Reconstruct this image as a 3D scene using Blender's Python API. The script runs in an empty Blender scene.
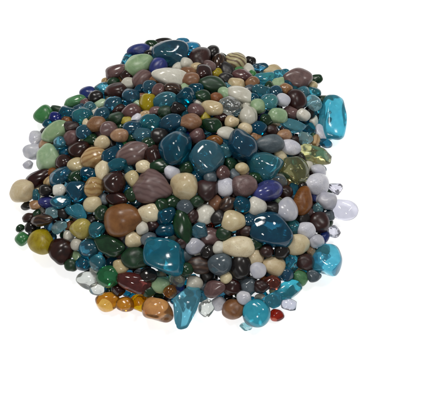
import bpy, math, random
import numpy as np
from mathutils import Vector, Matrix, Euler
random.seed(7); rng=np.random.default_rng(7)
scene=bpy.context.scene
MM=0.001
# ---------------------------------------------------------------- camera
ELEV=math.radians(64); DIST=1.05
target=Vector((0,0,0.02))
cam_loc=target+Vector((0,-math.cos(ELEV),math.sin(ELEV)))*DIST
cd=bpy.data.cameras.new("camera"); cam=bpy.data.objects.new("camera",cd)
scene.collection.objects.link(cam); scene.camera=cam
cam.location=cam_loc
cam.rotation_euler=(target-cam_loc).to_track_quat('-Z','Y').to_euler()
cd.sensor_fit='HORIZONTAL'; cd.angle=2*math.atan(0.217/DIST)
cd.clip_start=0.01; cd.clip_end=50
fwd=(target-cam_loc).normalized(); rgt=Vector((1,0,0)); up=rgt.cross(fwd)
def ray(u,v):
    return (fwd*DIST+rgt*((u-217)*MM)+up*((200-v)*MM)).normalized()
def at_z(d,z):
    t=(z-cam_loc.z)/d.z
    return cam_loc+d*t
# ---------------------------------------------------------------- heap outline on the table
OUT=[(132,48),(165,42),(208,48),(245,60),(300,72),(318,84),(335,110),(326,150),(328,178),(340,208),(330,240),(332,264),(300,284),(284,304),(258,314),(232,306),(205,303),(180,312),(150,306),(105,296),(82,278),(56,254),(22,236),(28,214),(22,190),(38,165),(40,115),(68,100),(100,82),(112,66)]
poly=np.array([[at_z(ray(u,v),0.007).x*1000,at_z(ray(u,v),0.007).y*1000] for u,v in OUT])
N=640; OFF=320
gx,gy=np.meshgrid(np.arange(N)-OFF,np.arange(N)-OFF,indexing='ij')
inside=np.zeros((N,N),bool); dist=np.full((N,N),1e9)
for i in range(len(poly)):
    x1,y1=poly[i]; x2,y2=poly[(i+1)%len(poly)]
    if y1!=y2:
        c=((gy>=min(y1,y2))&(gy<max(y1,y2)))&(gx<(x2-x1)*(gy-y1)/(y2-y1)+x1)
        inside^=c
    L2=(x2-x1)**2+(y2-y1)**2
    t=np.clip(((gx-x1)*(x2-x1)+(gy-y1)*(y2-y1))/L2,0,1)
    dist=np.minimum(dist,np.hypot(gx-x1-t*(x2-x1),gy-y1-t*(y2-y1)))
dist=np.where(inside,dist,0)
prof=np.where(inside,12+52*(1-(1-np.clip(dist/140,0,1))**1.6),12.0)
gpx,gpy=np.gradient(prof)
def idx(x,y): return int(min(max(round(x)+OFF,0),N-1)),int(min(max(round(y)+OFF,0),N-1))
def P(x,y): return prof[idx(x,y)]
# ---------------------------------------------------------------- materials
def lin(c):
    r=[]
    for v in c:
        v/=255; r.append(v/12.92 if v<=0.04045 else ((v+0.055)/1.055)**2.4)
    return r+[1]
COL={
'W':((214,212,200),'o','white',(194,190,176)),'C':((212,199,162),'o','cream',(190,170,130)),
'L':((184,186,200),'o','pale lavender',(206,206,212)),'t':((168,132,92),'o','tan',(130,92,60)),
'O':((136,88,46),'o','orange-brown',(104,62,30)),'N':((56,25,22),'o','dark maroon',(29,14,12)),
'K':((18,16,17),'o','black',(34,29,27)),'M':((110,82,80),'o','mauve',(80,56,56)),
'b':((20,40,124),'o','cobalt blue',(12,24,78)),'S':((92,104,112),'o','slate grey',(66,78,86)),
'G':((74,136,80),'o','green',(44,102,56)),'g':((24,62,34),'o','dark green',(14,38,22)),
'p':((164,188,150),'o','pale green',(132,162,124)),'Y':((194,186,52),'o','yellow',(165,150,35)),
'y':((172,158,44),'o','olive yellow',(136,118,26)),
'D':((20,132,166),'g','deep teal glass',(14,102,136)),'T':((84,172,192),'g','teal glass',(60,148,174)),
'B':((90,200,224),'g','bright cyan glass',(66,178,206)),'P':((176,222,230),'g','pale cyan glass',(154,210,222)),
'A':((205,145,35),'g','amber glass',(165,100,15)),'R':((165,58,26),'g','red-brown glass',(110,30,15)),
'c':((238,240,236),'g','clear glass',(224,229,224)),'e':((60,165,100),'g','emerald glass',(35,135,75)),
'z':((228,226,178),'g','pale olive glass',(210,208,138)),'l':((220,220,232),'g','lavender glass',(208,208,222)),
'q':((188,160,116),'s','tan banded',(158,124,84)),'r':((44,30,24),'s','dark banded',(70,49,34)),
'u':((104,78,76),'s','mauve banded',(90,64,63)),'f':((172,162,116),'s','yellow and brown banded',(96,72,52)),
}
def mk(code):
    rgb,kind,word,rgb2=COL[code]
    m=bpy.data.materials.new(word.replace(' ','_').replace('-','_')); m.use_nodes=True
    nt=m.node_tree; n=nt.nodes; l=nt.links; b=n['Principled BSDF']
    tc=n.new('ShaderNodeTexCoord'); oi=n.new('ShaderNodeObjectInfo'); geo=n.new('ShaderNodeNewGeometry')
    rs=n.new('ShaderNodeMath'); rs.operation='ADD'; l.new(oi.outputs['Random'],rs.inputs[0]); l.new(geo.outputs['Random Per Island'],rs.inputs[1])
    fr=n.new('ShaderNodeMath'); fr.operation='FRACT'; l.new(rs.outputs[0],fr.inputs[0])
    mp=n.new('ShaderNodeVectorMath'); mp.operation='ADD'; l.new(tc.outputs['Object'],mp.inputs[0]); l.new(fr.outputs[0],mp.inputs[1])
    nz=n.new('ShaderNodeTexNoise'); nz.inputs['Scale'].default_value=110; nz.inputs['Detail'].default_value=6; nz.inputs['Roughness'].default_value=.65
    nz.inputs['Distortion'].default_value=.6
    l.new(mp.outputs[0],nz.inputs['Vector'])
    def rmap(a,bb,src,lo=0,hi=1):
        q=n.new('ShaderNodeMapRange'); q.inputs[1].default_value=lo; q.inputs[2].default_value=hi
        q.inputs[3].default_value=a; q.inputs[4].default_value=bb; l.new(src,q.inputs[0]); return q.outputs[0]
    def math_(op,a,bv):
        q=n.new('ShaderNodeMath'); q.operation=op
        l.new(a,q.inputs[0])
        if isinstance(bv,(int,float)): q.inputs[1].default_value=bv
        else: l.new(bv,q.inputs[1])
        return q.outputs[0]
    f2=math_('FRACT',math_('MULTIPLY',fr.outputs[0],7.31),0)
    f3=math_('FRACT',math_('MULTIPLY',fr.outputs[0],23.7),0)
    cr=n.new('ShaderNodeValToRGB')
    if kind=='s':
        w=n.new('ShaderNodeTexWave'); w.inputs['Scale'].default_value=70; w.inputs['Distortion'].default_value=5; w.inputs['Detail'].default_value=4
        w.inputs['Detail Scale'].default_value=1.0
        w.bands_direction='Y'; l.new(mp.outputs[0],w.inputs['Vector']); l.new(w.outputs['Fac'],cr.inputs[0])
        cr.color_ramp.elements[0].position=.0; cr.color_ramp.elements[1].position=.7
    else:
        l.new(nz.outputs['Fac'],cr.inputs[0]); cr.color_ramp.elements[0].position=.34; cr.color_ramp.elements[1].position=.66
    cr.color_ramp.elements[0].color=lin(rgb2); cr.color_ramp.elements[1].color=lin(rgb)
    col=cr.outputs[0]
    if kind=='o':
        v=n.new('ShaderNodeTexNoise'); v.inputs['Scale'].default_value=60; v.inputs['Detail'].default_value=3; v.inputs['Distortion'].default_value=1.0
        l.new(mp.outputs[0],v.inputs['Vector'])
        ab=math_('ABSOLUTE',math_('SUBTRACT',v.outputs['Fac'],.5),0)
        vein=rmap(.4,0,ab,0,.015); gate=rmap(0,1,f3,.78,.88)
        mx=n.new('ShaderNodeMix'); mx.data_type='RGBA'; l.new(math_('MULTIPLY',vein,gate),mx.inputs[0]); l.new(col,mx.inputs[6])
        mx.inputs[7].default_value=lin([min(255,c*.72+62) for c in rgb]) ; col=mx.outputs[2]
        sp=n.new('ShaderNodeTexNoise'); sp.inputs['Scale'].default_value=900; sp.inputs['Detail'].default_value=2; l.new(mp.outputs[0],sp.inputs['Vector'])
        fl=rmap(0,.45,sp.outputs['Fac'],.6,.7)
        mx=n.new('ShaderNodeMix'); mx.data_type='RGBA'; l.new(math_('MULTIPLY',fl,rmap(0,1,f2,.3,.8)),mx.inputs[0]); l.new(col,mx.inputs[6])
        mx.inputs[7].default_value=lin([c*.55 for c in rgb]); col=mx.outputs[2]
    hs=n.new('ShaderNodeHueSaturation'); l.new(col,hs.inputs['Color'])
    l.new(rmap(.492,.508,fr.outputs[0]),hs.inputs['Hue'])
    l.new(rmap(.8 if kind!='g' else .92,1.15,f2),hs.inputs['Value']); l.new(rmap(1.1,.82,f2),hs.inputs['Saturation'])
    l.new(hs.outputs[0],b.inputs['Base Color'])
    bp=n.new('ShaderNodeBump'); bp.inputs['Strength'].default_value=.18; bp.inputs['Distance'].default_value=.0006
    l.new(nz.outputs['Fac'],bp.inputs['Height']); l.new(bp.outputs[0],b.inputs['Normal'])
    if kind=='g':
        b.inputs['Transmission Weight'].default_value=.92 if code in 'clz' else .8
        b.inputs['IOR'].default_value=1.47; l.new(rmap(.02,.14,f3),b.inputs['Roughness'])
    else:
        l.new(rmap(.12,.42,f3),b.inputs['Roughness'])
        b.inputs['IOR'].default_value=1.48
    return m
MAT={k:mk(k) for k in COL}
CODES=list(COL)
# ---------------------------------------------------------------- pebble shapes
def ico(sub):
    import bmesh
    bm=bmesh.new(); bmesh.ops.create_icosphere(bm,subdivisions=sub,radius=1)
    v=np.array([x.co[:] for x in bm.verts]); f=np.array([[x.index for x in p.verts] for p in bm.faces]); bm.free()
    return v/np.linalg.norm(v,axis=1)[:,None],f
V4,F4=ico(5); V2,F2=ico(3)
def shape(V,kind,r):
    n=V
    if kind=='e': k,p,h=3,5,(.9,1.05)
    elif kind=='f': k,p,h=9,14,(.72,.95)
    elif kind=='c': k,p,h=0,10,(1,1)
    else: k,p,h=11,60,(.6,.95)
    if kind=='c':
        dirs=np.array([[1,0,0],[-1,0,0],[0,1,0],[0,-1,0],[0,0,1],[0,0,-1]],float)+r.normal(0,.1,(6,3)); hh=r.uniform(.7,.8,6)
    else:
        dirs=r.normal(size=(k,3)); hh=r.uniform(*h,k)
    dirs/=np.linalg.norm(dirs,axis=1)[:,None]
    s=np.ones(len(n))
    s=s+sum((np.maximum(0,n@d)/q)**p for d,q in zip(dirs,hh))
    rad=s**(-1/p)
    ph=r.uniform(0,6.28,6); fq=r.uniform(1.2,2.6,(6,3))*r.choice([-1,1],(6,3))
    amp=.028 if kind!='x' else .008
    rad=rad*(1+amp*sum(np.sin(n@fq[i]*1.6+ph[i]) for i in range(6))/1.6)
    if kind in 'fc':
        fq=r.uniform(3,6,(4,3))*r.choice([-1,1],(4,3))
        rad=rad*(1+.010*sum(np.sin(n@fq[i]+ph[i]) for i in range(4)))
    v=n*rad[:,None]
    t=r.uniform(-.18,.18)
    v[:,1]*=1+t*v[:,0]; v[:,2]*=1+t*v[:,0]
    v-= (v.max(0)+v.min(0))/2
    return v/np.abs(v).max(0)
def quad(a,b,c,R):
    return R@np.diag([1/a**2,1/b**2,1/c**2])@R.T
def foot(A,a):
    n=int(math.ceil(a))+1
    X,Y=np.meshgrid(np.arange(-n,n+1),np.arange(-n,n+1),indexing='ij')
    bq=A[0,2]*X+A[1,2]*Y; cq=A[0,0]*X*X+2*A[0,1]*X*Y+A[1,1]*Y*Y-1
    D=bq*bq-A[2,2]*cq
    ok=D>0; s=np.sqrt(np.where(ok,D,0))
    return n,ok,(-bq-s)/A[2,2],(-bq+s)/A[2,2]
H=np.zeros((N,N))
def drop(x,y,fp):
    n,ok,lo,hi=fp; i,j=idx(x,y)
    i=min(max(i,n),N-n-1); j=min(max(j,n),N-n-1)
    sub=H[i-n:i+n+1,j-n:j+n+1]
    return float(np.max(np.where(ok,sub-lo,-1e9)))
def stamp(x,y,z,fp):
    n,ok,lo,hi=fp; i,j=idx(x,y)
    i=min(max(i,n),N-n-1); j=min(max(j,n),N-n-1)
    sub=H[i-n:i+n+1,j-n:j+n+1]
    np.maximum(sub,np.where(ok,hi+z,-1e9),out=sub)
def rot(x,y,ang,tilt=10,w=.7):
    i,j=idx(x,y); ww=w*(.45 if gpy[i,j]<0 else 1)
    nrm=Vector((-gpx[i,j]*w,-gpy[i,j]*ww,1)).normalized()
    q=Vector((0,0,1)).rotation_difference(nrm).to_matrix()
    e=Euler((math.radians(random.gauss(0,tilt)),math.radians(random.gauss(0,tilt)),0)).to_matrix()
    return q@e@Matrix.Rotation(math.radians(ang),3,'Z')
# ---------------------------------------------------------------- buried body of the heap
under=np.where(inside&(dist>5),prof-10,-50)
blocked=np.zeros((N,N),bool)
sv=[];sf=[];sm=[]; nv=0
pal="DDDTTNNKggMMOtCCSbuRDDCPLWpG"
def put(x,y,a,b,c_,limit,pal):
    global nv
    R=rot(x,y,random.uniform(0,180),18,.4); Rn=np.array(R)
    fp=foot(quad(a*.9,b*.9,c_*.9,Rn),a)
    z=max(drop(x,y,fp),c_*.95)
    if z+c_*.8>limit: return False
    stamp(x,y,z,fp)
    v=shape(V2,random.choice('eeef'),rng)*np.array([a,b,c_])@Rn.T+np.array([x,y,z])
    sv.append(v); sf.append(F2+nv); sm.extend([CODES.index(random.choice(pal))]*len(F2)); nv+=len(v)
    return True
for it in range(3500):
    c=np.argwhere((dist>5)&(H<1.0)&~blocked)
    if len(c)==0: break
    i,j=c[rng.integers(len(c))]; a=random.uniform(4.5,6.5)
    if not put(i-OFF,j-OFF,a,a*.85,a*.62,9.5,"DNKgNDgKTMD"): blocked[i,j]=True
blocked[:]=False
for it in range(6000):
    d=np.where(blocked,-99,under-H)
    m=d.max()
    if m<2.5: break
    c=np.argwhere(d>max(2.5,m*.8)); i,j=c[rng.integers(len(c))]
    a=random.uniform(6,10.5); b=a*random.uniform(.68,.95); c_=b*random.uniform(.65,.9)
    if dist[i,j]<14: a,b,c_=a*.75,b*.75,c_*.75
    if not put(i-OFF,j-OFF,a,b,c_,under[i,j]+4.5,pal):
        blocked[max(0,i-1):i+2,max(0,j-1):j+2]=True
def mesh_from(name,v,f,mats):
    me=bpy.data.meshes.new(name); me.vertices.add(len(v)); me.vertices.foreach_set('co',(v*MM).astype(np.float32).ravel())
    me.loops.add(len(f)*3); me.loops.foreach_set('vertex_index',f.astype(np.int32).ravel())
    me.polygons.add(len(f)); me.polygons.foreach_set('loop_start',np.arange(0,len(f)*3,3,dtype=np.int32))
    for m in mats: me.materials.append(m)
    me.polygons.foreach_set('use_smooth',np.ones(len(f),bool))
    me.update(calc_edges=True); return me
me=mesh_from('pebble_heap',np.vstack(sv),np.vstack(sf),[MAT[k] for k in CODES])
me.polygons.foreach_set('material_index',np.array(sm,np.int32)); me.update()
o=bpy.data.objects.new('pebble_heap',me); scene.collection.objects.link(o)
o['kind']='stuff'; o['label']='buried mass of mixed polished pebbles inside the heap'; o['category']='pebbles'
# ---------------------------------------------------------------- surveyed pebbles of the top layer: x y w h angle colour shape
T="""
140 50 22 15 10 b e;163 43 20 10 0 K e;169 56 34 28 5 D f;190 50 20 14 20 D e;200 58 20 26 70 N e;187 64 13 12 0 W e
171 77 35 20 -3 W e;139 66 28 22 10 p e;118 74 22 14 10 M e;118 90 22 19 0 N e;140 79 20 18 40 u e;104 87 15 13 0 T e
148 103 16 18 90 y e;158 64 16 20 60 b e;190 80 17 15 0 O e;222 62 14 20 80 r e;236 62 22 20 -30 f e;243 76 20 13 -20 M e
214 85 28 17 -5 g e;258 66 18 9 0 D e;264 78 24 14 15 B x;240 96 26 18 -20 W e;262 90 20 14 0 T f;280 76 14 12 0 B x
297 79 28 21 5 M e;316 79 13 9 0 g e;298 100 20 20 0 N e;332 118 23 44 0 B c;313 104 17 15 0 P x;268 104 18 15 20 T e
231 106 22 20 20 c f;212 108 22 15 -20 C e;250 115 17 20 80 W e;276 116 20 15 0 p e;292 126 26 13 0 B x;308 128 14 12 0 D x
285 90 13 12 0 t e;270 120 13 12 0 g e;226 78 14 12 0 K e;205 75 14 17 90 N e;128 60 13 14 0 T f;152 88 14 13 0 D e
131 96 18 16 -20 D e;165 97 24 16 10 T e;185 97 22 20 20 D f;202 96 16 14 0 g e;113 104 18 15 15 D e;96 98 15 13 0 K e
75 101 22 11 15 G e;45 116 20 19 0 G e;64 114 18 15 0 D f;83 115 20 17 0 T e;36 139 13 16 80 L e;36 152 19 15 10 L e
55 132 28 18 20 p e;51 157 25 27 70 p e;46 144 14 10 0 t e;24 190 24 22 0 C e;38 177 28 16 20 N e;46 190 15 12 0 K e
80 149 21 18 0 N e;78 163 18 14 0 C e;71 138 17 14 20 M e;93 157 26 20 20 q e;94 126 18 15 20 O e;109 130 17 15 0 M e
99 142 16 14 0 C e;102 172 15 20 80 C e;96 188 20 20 0 q e;115 181 24 24 60 N e;76 193 20 22 60 D f;62 180 22 17 30 D f
60 202 19 13 0 T f;47 203 17 12 0 b e;22 239 14 14 0 G e;20 228 9 8 0 g e;42 241 25 25 0 y e;43 220 24 12 -5 r e
63 251 25 26 0 N e;80 229 22 20 0 y e;87 248 20 18 0 D e;60 225 17 14 0 P x;74 213 24 14 -20 B x;94 206 18 15 0 C e
124 220 38 32 5 O e;110 243 32 18 -25 g e;131 258 26 22 0 g e;85 267 16 14 0 D e;88 279 22 17 -10 c f;110 276 22 21 0 e e
137 282 36 19 -15 R e;112 298 24 19 5 A e;160 305 32 25 -20 A f;143 300 18 17 0 A f;183 300 24 46 -15 B x;166 253 40 34 -10 B c
152 240 16 14 0 S e;135 240 18 16 0 C e;148 274 17 14 0 K e;161 285 19 16 0 p e;177 277 15 15 0 c e;184 226 18 34 15 g e
203 215 19 20 0 W e;208 188 20 22 0 N e;184 187 28 27 0 C f;154 190 38 34 -20 u f;132 155 33 24 10 u e;180 151 32 38 60 D f
206 163 34 34 0 T f;243 149 32 30 -20 D f;213 144 17 12 0 O e;229 135 18 14 0 W e;270 145 30 18 10 S e;290 146 20 15 0 L e
294 170 30 28 0 z x;314 154 34 18 -5 z x;263 167 34 30 20 T f;228 185 18 20 0 L e;246 185 25 24 0 M f;265 193 30 20 25 b e
287 207 20 24 70 L e;299 205 18 29 80 O e;314 184 26 20 10 L e;327 199 20 18 0 L f;342 209 26 20 -20 l x;270 230 42 32 -8 D f
232 222 24 21 0 C e;212 238 22 18 0 M e;237 248 34 21 -5 C e;226 205 18 14 30 r e;257 209 19 18 0 W e;298 246 24 20 10 C e
318 222 20 20 0 N e;326 259 28 32 80 B f;275 267 23 19 0 C e;258 258 17 17 0 C e;290 262 16 18 0 T f;299 278 16 16 0 G e
242 267 20 24 80 K e;219 264 24 22 0 S e;213 287 22 16 20 M e;233 304 22 20 0 O e;257 311 27 27 0 T e;277 315 14 12 0 R e
284 288 28 18 20 B x;270 284 18 14 0 R e;201 305 15 17 0 c x;200 266 22 18 0 r e;197 249 20 16 0 L e;190 268 14 14 0 g e
60 150 12 12 0 D e;110 155 16 20 60 D f;120 134 18 14 0 t e;133 128 20 16 20 D f;150 124 22 18 -10 T f;170 123 24 18 15 D f
190 122 22 17 0 O e;212 125 20 16 -20 g e;232 122 14 12 0 C e;165 110 14 12 0 g e;145 138 20 14 0 T e;160 138 18 16 30 K e
196 136 16 16 0 M e;155 158 16 20 80 N e;158 168 22 14 0 g e;121 168 20 14 0 T f;130 180 14 16 0 C e;136 199 15 14 0 g e
118 199 22 13 -15 N e;105 215 14 16 80 g e;150 215 24 18 10 C e;166 216 20 18 0 D f;186 207 16 15 0 S e;200 200 14 12 0 g e
220 170 14 14 0 M e;230 166 14 16 70 g e;240 168 14 12 0 C e;222 154 16 14 0 T f;195 178 14 13 0 D e;170 176 16 14 0 L e
275 180 16 14 0 c e;258 178 16 12 0 g e;283 190 15 14 0 N e;276 210 16 14 0 K e;244 205 18 16 0 D e;215 203 14 16 80 O e
222 234 15 14 0 g e;200 232 17 16 0 T f;170 232 20 14 10 D e;176 242 12 12 0 N e;206 252 14 14 0 K e;218 250 14 14 0 W e
253 240 16 14 0 g e;253 270 16 16 0 L e;262 282 14 13 0 N e;248 286 18 18 0 S e;230 285 18 16 0 N e;282 250 16 15 0 K e
305 230 18 16 0 L e;303 262 18 16 0 N e;314 240 16 14 0 L e;312 272 14 14 0 S f;291 229 13 14 0 T e;304 220 14 14 0 K e
336 190 14 12 0 l x;333 232 14 12 0 l x;318 168 16 12 0 L e;307 140 15 12 0 P x;325 143 14 8 0 D e;282 160 13 12 0 C e
290 112 14 13 0 M e;303 115 14 12 0 W e;258 128 16 14 0 D e;246 131 15 14 0 C e;284 136 16 12 0 t e;272 132 14 12 0 N e
84 133 15 15 0 D f;62 145 14 13 0 T e;68 127 16 12 0 N e;56 117 13 12 0 b e;90 141 15 12 0 g e;65 163 18 16 0 N e
88 173 16 14 0 D f;76 176 16 14 0 g e;60 190 14 12 0 W e;34 205 12 10 0 t e;50 212 13 12 0 P x;66 213 14 12 0 K e
96 230 16 16 0 T f;98 262 18 16 0 T e;75 243 12 12 0 W e;72 263 13 12 0 g e;100 287 14 12 0 c e;124 268 16 14 0 C e
122 290 14 12 0 N e;128 303 18 14 -10 A e;149 291 14 12 0 g e;172 292 13 13 0 A e;196 286 16 16 0 W e;208 272 14 14 0 K e
192 300 13 12 0 T x;219 303 15 14 0 L e;244 295 14 13 0 L e;270 300 20 16 0 B x;288 303 15 13 0 l x;248 324 12 8 0 P x
286 276 14 13 0 D e;267 250 14 13 0 N e;226 276 12 12 0 C e;180 258 14 13 0 S e;153 228 14 12 0 N e;142 226 12 13 0 W e
216 98 14 12 0 O e;196 110 16 14 10 M e;178 108 15 13 0 K e;130 112 20 15 15 M e;117 118 16 14 0 g e;102 114 15 14 0 D e
98 103 14 10 0 p e;128 84 14 12 0 W e;158 92 13 14 0 M e;172 92 18 12 0 r e;196 88 14 12 0 D e;227 92 13 13 0 p e
253 83 14 13 0 O e;250 100 12 12 0 D e;258 104 14 14 0 p e;284 102 14 13 0 L e;314 92 13 10 0 T e;276 92 13 14 0 D e
213 52 12 14 0 K e;209 66 13 13 0 M e;182 42 14 9 0 D e;150 46 14 12 0 g e;150 56 12 11 0 K e;128 72 12 12 0 N e
247 63 11 12 0 K e;112 82 12 11 0 g e;90 108 12 10 0 T e;52 126 10 9 0 D e;28 165 10 9 0 L e;29 206 12 8 0 K e
35 228 12 11 0 K e;28 218 12 9 0 N e;205 175 13 13 0 S e;188 165 14 14 0 g e;192 218 12 14 0 N e;216 216 14 14 0 K e
145 168 15 13 0 C e;142 145 14 12 0 g e;170 202 18 14 20 g e;165 203 14 14 0 g e;240 232 14 13 0 N e;252 222 13 14 0 D e
"""
pebs=[]
for line in T.strip().splitlines():
    for e in line.split(';'):
        s=e.split()
        if len(s)==7: pebs.append(tuple(map(float,s[:5]))+(s[5],s[6]))
items=[]
for (u,v,w,h,ang,code,sh) in pebs:
    d=ray(u,v); z=.012
    for k in range(12):
        p=at_z(d,z); z=(z+(P(p.x*1000,p.y*1000)-6)*MM)/2
    p=at_z(d,z); sc=(p-cam_loc).length/DIST*1.05
    if h>w: w,h,ang=h,w,(ang+90 if ang<45 else ang)
    items.append(dict(x=p.x*1000,y=p.y*1000,z=z*1000,a=w/2*sc,b=h/2*sc,ang=ang,code=code,sh=sh))
X=np.array([[i['x'],i['y']] for i in items]); X0=X.copy(); Rr=np.array([math.sqrt(i['a']*i['b']) for i in items])
for k in range(60):
    D=X[:,None]-X[None]; L=np.linalg.norm(D,axis=2)+1e-6; m=np.maximum(0,(Rr[:,None]+Rr[None])*.93-L); np.fill_diagonal(m,0)
    X+= .3*(D/L[...,None]*(m*Rr[None]/(Rr[:,None]+Rr[None]))[...,None]).sum(1)+ .06*(X0-X)
for i,x in zip(items,X): i['x'],i['y']=x
cov=np.full((N,N),1e9)
for i in items: cov=np.minimum(cov,np.hypot(gx-i['x'],gy-i['y'])-math.sqrt(i['a']*i['b']))
fill=[]
pal2="DTDTBNNKggMOtCCCWSbLWpGyqCPp"
while len(items)+len(fill)<400:
    c=np.where(inside&(dist>5),cov,-9); k=np.unravel_index(c.argmax(),c.shape)
    if c[k]<2.4: break
    x,y=k[0]-OFF,k[1]-OFF; r=min(max(c[k]*1.25,5.6),10)
    fill.append(dict(x=x,y=y,z=P(x,y)-8,a=r*random.uniform(1.05,1.35),b=r*random.uniform(.75,.95),ang=random.uniform(0,180),code=random.choice(pal2),sh=random.choice('eef')))
    cov=np.minimum(cov,np.hypot(gx-x,gy-y)-r)
random.shuffle(items)
items.sort(key=lambda i:(i['a']*i['b']>150))
HX={'e':'oval','f':'faceted','c':'rounded block','x':'angular'}
S=np.stack([np.array(rgt),np.array(up)])
for it in fill+items:
    a,b=it['a'],it['b']
    c=b*random.uniform(.72,.9)
    if it['sh'] in 'x': c=b*.7
    R=rot(it['x'],it['y'],it['ang'],9 if it['sh']!='c' else 4)
    Rn=np.array(R)
    pr=S@Rn@np.diag([a*a,b*b,c*c])@Rn.T@S.T
    k_=math.sqrt(a*b/math.sqrt(np.linalg.det(pr))); k_=min(k_,1.2)
    a*=k_; b*=k_; c*=k_
    fp=foot(quad(a*.9,b*.9,c*.9,Rn),a)
    pt=Vector((it['x'],it['y'],it['z']))*MM; d=(pt-cam_loc).normalized()
    x,y=it['x'],it['y']
    for k in range(4):
        z=max(min(drop(x,y,fp),it['z']+8),c*.93)
        q=at_z(d,z*MM); x,y=q.x*1000,q.y*1000
    z=max(min(drop(x,y,fp),it['z']+8),c*.93)
    stamp(x,y,z,fp)
    kind,word=COL[it['code']][1],COL[it['code']][2]
    nm='glass_shard' if it['sh']=='x' else ('glass_nugget' if kind=='g' else 'pebble')
    v=shape(V4,it['sh'],rng)*np.array([a,b,c])
    me=mesh_from(nm,v,F4,[MAT[it['code']]])
    o=bpy.data.objects.new(nm,me); scene.collection.objects.link(o)
    o.matrix_world=Matrix.Translation(Vector((x,y,z))*MM)@R.to_4x4()
    i,j=idx(x,y); dd=dist[i,j]
    size='large' if a*b>210 else ('small' if a*b<60 else '')
    place='on table at heap rim' if dd<12 else ('on the heap slope' if dd<55 else 'atop the heap')
    o['label']=' '.join(f"{size} {word} {HX[it['sh']]} {'piece' if kind=='g' else 'pebble'} {place}".split())
    o['category']={'glass_shard':'glass piece','glass_nugget':'glass pebble','pebble':'pebble'}[nm]
    o['group']='polished pebbles and glass heaped together'
# ---------------------------------------------------------------- tabletop
import bmesh
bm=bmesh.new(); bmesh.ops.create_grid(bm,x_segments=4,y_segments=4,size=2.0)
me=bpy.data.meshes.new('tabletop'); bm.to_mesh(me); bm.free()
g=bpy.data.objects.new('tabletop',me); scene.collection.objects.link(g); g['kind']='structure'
m=bpy.data.materials.new('white_added_glow'); m.use_nodes=True; b=m.node_tree.nodes['Principled BSDF']
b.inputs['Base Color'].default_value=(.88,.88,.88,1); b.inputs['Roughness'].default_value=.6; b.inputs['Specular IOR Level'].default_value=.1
b.inputs['Emission Color'].default_value=(1,1,1,1); b.inputs['Emission Strength'].default_value=.68  # no light beneath: glow added to keep table white and thin the heap's shadow
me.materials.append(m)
# ---------------------------------------------------------------- light
w=bpy.data.worlds.new("World"); scene.world=w; w.use_nodes=True
bg=w.node_tree.nodes['Background']; bg.inputs[0].default_value=(1,.99,.97,1); bg.inputs[1].default_value=.22
def area(loc,size,power,col=(1,1,1)):
    ld=bpy.data.lights.new('lamp','AREA'); ld.size=size; ld.energy=power; ld.color=col
    lo=bpy.data.objects.new('lamp',ld); scene.collection.objects.link(lo); lo.location=loc
    lo.rotation_euler=(Vector((0,0,0))-Vector(loc)).to_track_quat('-Z','Y').to_euler()
area((-.35,.5,1.15),.26,6,(1,.96,.9))
area((.55,.15,1.2),.18,2.6,(1,.98,.95))
area((-.2,-.7,1.2),.14,2.6,(1,.98,.95))
area((.15,.8,1.0),.12,1.4,(1,1,1))
scene.view_settings.view_transform='Standard'; scene.view_settings.look='None'; scene.view_settings.exposure=0
